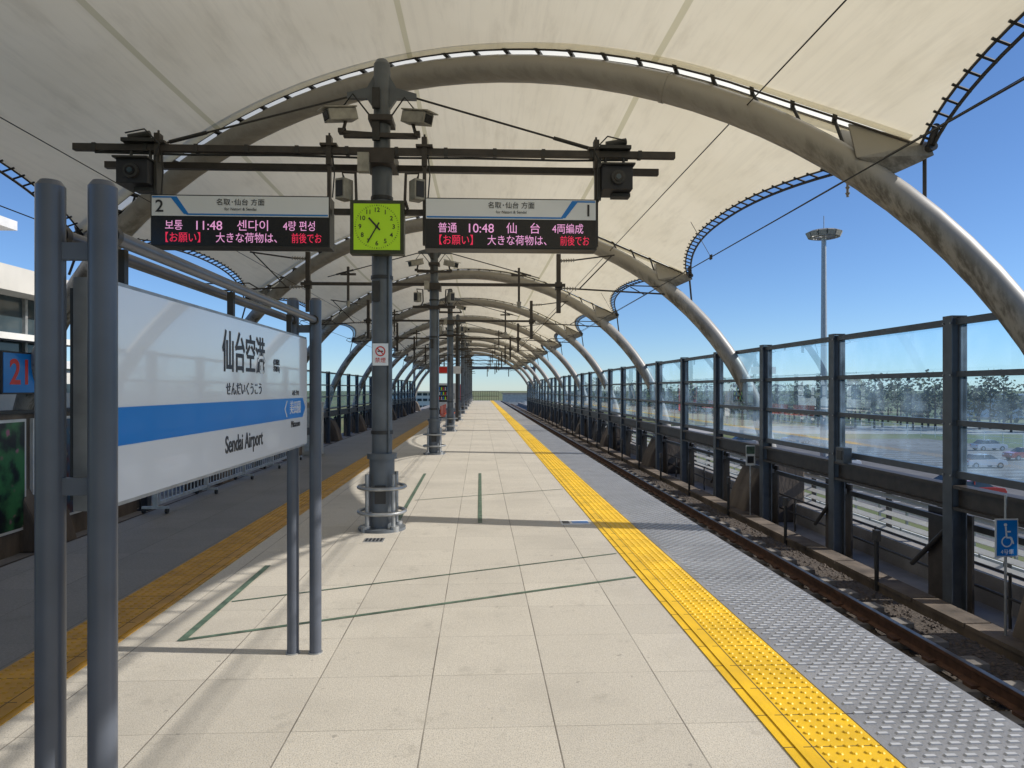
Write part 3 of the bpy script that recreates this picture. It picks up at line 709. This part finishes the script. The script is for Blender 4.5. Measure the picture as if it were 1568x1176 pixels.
b.box(-9.2,7.7,97.85,98.15,4.2,4.55,'fence')
for x in (-5.7,3.95,-2,1): b.box(x-.05,x+.05,97.9,98.1,3.2,4.2,'brown')
b.obj('overhead_line_gantry')
b=B(); b.box(-40,-8,260,275,-7,.2,'whited'); b.box(-41,-7,259,276,.2,.6,'beige'); b.box(10,30,300,315,-7,-.6,'beige'); b.box(9.5,30.5,299.5,315.5,-.6,-.3,'conc')
for z in (-5.5,-3,-1):
    for i in range(15): b.box(-39.2+2.05*i,-37.6+2.05*i,259.9,259.98,z,z+.9,'glassd')
b.obj('distant_low_building')
p=empty('wheelchair_sign'); b=B(); x=5.78; y=7.55
b.box(x-.13,x+.13,y,y+.012,-.30,.12,'whited'); b.box(x-.115,x+.115,y-.004,y-.001,-.285,.105,'blue')
b.cyl((x,y+.02,-1.42),(x,y+.02,.38),.014,'galv',seg=10)
n=24; vs=[];cz=-.13;cx=x-.005
for r in (.048,.062):
    for i in range(n): vs.append((cx+r*math.cos(2*math.pi*i/n),y-.006,cz+r*math.sin(2*math.pi*i/n)))
b.add(vs,[(i,(i+1)%n,n+(i+1)%n,n+i) for i in range(n) if not 3<=i<=6],'white')
b.cyl((x-.02,y-.007,.055),(x-.02,y-.005,.055),.018,'white',seg=16)
def bar(a,c,w=.016):
    a=Vector((a[0],0,a[1]));c=Vector((c[0],0,c[1])); d=(c-a); d.normalize(); q=Vector((d.z,0,-d.x))*w/2
    yv=Vector((0,y-.0065,0)); b.add([a-q+yv,c-q+yv,c+q+yv,a+q+yv],[(0,1,2,3)],'white')
bar((x-.018,.035),(x-.008,-.08),.02); bar((x-.012,-.02),(x+.04,-.02)); bar((x-.01,-.085),(x+.045,-.085),.018); bar((x+.045,-.085),(x+.07,-.155),.018)
b.obj('panel',p); text('label','4号車',(x,y-.007,-.245),.06,'white',p)
b=B(); x=5.8;y=15.0; b.box(x-.10,x+.10,y,y+.012,-.1,.33,'whited'); b.box(x-.09,x+.09,y-.004,y-.001,.15,.31,'green'); b.box(x-.07,x+.07,y-.004,y-.001,-.05,.1,'blkm'); b.cyl((x,y+.02,-1.42),(x,y+.02,.33),.014,'galv'); b.obj('track_marker_sign')
b=B(); b.box(5.80,5.94,11.1,11.35,.35,.60,'fence'); b.box(5.79,5.80,11.14,11.31,.4,.55,'dark'); b.obj('junction_box',bevel=.01)
# ------------------------------------------------------------ outside right
b=B(); x,y=39.5,80
b.cyl((x,y,-7),(x,y,19.2),.42,'galv',r1=.26,seg=20)
b.ring((x,y,18.9),1.3,.08,'galv'); b.ring((x,y,19.5),1.3,.05,'galv')
for i in range(12):
    t=2*math.pi*i/12; c,s=math.cos(t),math.sin(t)
    b.cyl((x,y,18.9),(x+1.3*c,y+1.3*s,18.9),.04,'galv',seg=6)
    b.obox((x+1.6*c,y+1.6*s,19.3),(.5,.8,.6),Matrix.Rotation(t,3,'Z')@Matrix.Rotation(R(25),3,'Y'),'cam')
b.cyl((x,y,19.2),(x,y,21.4),.05,'galv',seg=8); b.obj('floodlight_tower')
b=B(); b.add([(28,30,-6.985),(76,30,-6.985),(76,118,-6.985),(28,118,-6.985)],[(0,1,2,3)],'asph'); b.obj('car_park')
b=B(); b.add([(20,135,-6.98),(500,95,-6.98),(500,150,-6.98),(20,160,-6.98)],[(0,1,2,3)],'apron'); b.obj('apron_taxiway')
b=B()
for x in (33,38.2,49,54.2,65,70.2):
    y=34
    while y<115: b.box(x-2.4,x+2.4,y-.06,y+.06,-6.985,-6.979,'whited'); y+=2.6
b.obj('parking_bay_markings')
b=B()
for x in (22.5,26.5):
    b.box(x-.05,x+.05,-20,170,-6.2,-5.95,'whited')
    y=-20
    while y<170: b.box(x-.06,x+.06,y-.06,y+.06,-7,-5.9,'galv'); y+=3
y=-20
while y<300: b.cyl((79,y,-7),(79,y,-5),.05,'whited',seg=6); y+=4
for z in (-5.1,-5.8,-6.5): b.box(78.97,79.03,-20,300,z-.03,z+.03,'whited')
b.obj('guard_rail_fence')
cars=[]
for i in range(6):
    b=B(); k='car%d'%i
    b.prism([(-2.1,.35),(-2.15,.75),(-2.0,.92),(1.15,.98),(2.0,.88),(2.15,.65),(2.12,.32)],'y',-.84,.84,k)
    roof=[(-1.7,.96),(-1.15,1.42),(.45,1.45),(1.2,.97)]
    vs=[(a,-.80 if z<1 else -.66,z) for a,z in roof]+[(a,.80 if z<1 else .66,z) for a,z in roof]
    b.add(vs,[(0,1,2,3),(7,6,5,4),(0,4,5,1),(2,6,7,3)],'glassd'); b.add([(vs[1][0],vs[1][1],1.425),(vs[2][0],vs[2][1],1.455),(vs[6][0],vs[6][1],1.455),(vs[5][0],vs[5][1],1.425)],[(0,1,2,3)],k)
    b.box(-1.1,.42,-.66,.66,1.40,1.44,k); b.obox((-.35,0,1.2),(.08,1.5,.44),0,k)
    for a in (-1.35,1.35):
        for s in (-1,1): b.cyl((a,s*.68,.32),(a,s*.87,.32),.32,'tire',seg=16); b.cyl((a,s*.87,.32),(a,s*.875,.32),.19,'galv',seg=12)
    b.box(2.1,2.16,-.75,-.45,.6,.75,'white'); b.box(2.1,2.16,.45,.75,.6,.75,'white'); b.box(-2.17,-2.1,-.75,-.5,.65,.8,'red'); b.box(-2.17,-2.1,.5,.75,.65,.8,'red')
    o=b.obj('parked_car' if i==0 else 'parked_car.%03d'%i,bevel=.05); cars.append(o)
slots=[]
for x in (33,38.2,49,54.2,65,70.2):
    y=35.3
    while y<113:
        if random.random()<.5: slots.append((x,y))
        y+=2.6
random.shuffle(slots)
for i,(x,y) in enumerate(slots[:16]):
    if i<6: o=cars[i]
    else:
        o=bpy.data.objects.new('parked_car.%03d'%i,cars[i%6].data); sc.collection.objects.link(o)
        md=o.modifiers.new('bevel','BEVEL'); md.width=.05; md.segments=2; md.limit_method='ANGLE'; md.angle_limit=R(50)
    o.location=(x,y,-6.98); o.rotation_euler=(0,0,math.pi if random.random()<.5 else 0)
b=B(); b.box(150,235,190,215,-7,-.6,'whited'); b.box(150,235,189.5,189.9,-4.5,-1.8,'glassd'); b.box(148,237,188,217,-.6,-.1,'galv'); b.obj('airport_hangar')
b=B(); b.box(70,120,240,262,-7,-.8,'beige')
for i in range(12): b.box(72+4*i,74.5+4*i,239.9,239.95,-5,-3.5,'glassd'); b.box(72+4*i,74.5+4*i,239.9,239.95,-2.6,-1.4,'glassd')
b.obj('distant_building')
b=B()
def treeln(x,y,h):
    b.cyl((x,y,-7),(x,y,-7+h*.8),.25,'bark',r1=.08,seg=6)
    nc=random.randint(5,8)
    for c in range(nc):
        zc=-7+h*(.42+.55*c/nc); rr=h*.23*(1.1-.5*c/nc); cx=x+random.uniform(-1,1)*h*.14; cy=y+random.uniform(-1,1)*h*.14
        b.cyl((x,y,zc-h*.1),(cx,cy,zc),.09,'bark',r1=.03,seg=4,cap=False)
        for q in range(30):
            d=Vector((random.gauss(0,1),random.gauss(0,1),random.gauss(0,.55))); d=d.normalized()*rr*random.uniform(.4,1.05); s=random.uniform(.25,.6)
            p=Vector((cx,cy,zc))+d; u=Vector((random.gauss(0,1),random.gauss(0,1),random.gauss(0,1))).normalized()*s; w=u.orthogonal().normalized()*s*.8
            b.add([p-u,p+w,p+u,p-w],[(0,1,2,3)],'leaf' if d.z<rr*.2 else 'leaf2')
for i in range(105):
    a=R(7+46*(i+random.random())/105); r=random.uniform(165,225)
    treeln(r*math.sin(a),r*math.cos(a),random.choice((6,8,9.5,10.5,12)))
b.obj('distant_tree_line')
# ------------------------------------------------------------ light, world, camera
sd=Vector((1.40,-.14,1)).normalized()
L=bpy.data.lights.new('sun','SUN'); L.energy=5.0; L.angle=R(.5); L.color=(1,.95,.87)
lo=bpy.data.objects.new('sun',L); sc.collection.objects.link(lo); lo.rotation_euler=sd.to_track_quat('Z','Y').to_euler()
w=bpy.data.worlds.new('World'); sc.world=w; w.use_nodes=True; nt=w.node_tree
sk=nt.nodes.new('ShaderNodeTexSky'); sk.sky_type='NISHITA'; sk.sun_disc=False
sk.sun_elevation=math.asin(sd.z); sk.sun_rotation=math.atan2(sd.x,sd.y); sk.dust_density=.05; sk.ozone_density=4; sk.air_density=.9; sk.altitude=600
tint=mix(nt,1.0,sk.outputs[0],(.80,.94,1.12)); nt.nodes[-1].blend_type='MULTIPLY'
nt.links.new(tint,nt.nodes['Background'].inputs[0]); nt.nodes['Background'].inputs[1].default_value=.12
cd=bpy.data.cameras.new('camera'); co=bpy.data.objects.new('camera',cd); sc.collection.objects.link(co)
cd.sensor_width=36; cd.lens=36*1088/1568; cd.shift_y=7/1568; cd.clip_end=5000; cd.clip_start=.05
co.location=(0,0,1.55); co.rotation_euler=(R(90),0,R(-2.58)); sc.camera=co
sc.view_settings.view_transform='Standard'; sc.view_settings.look='None'; sc.view_settings.exposure=0
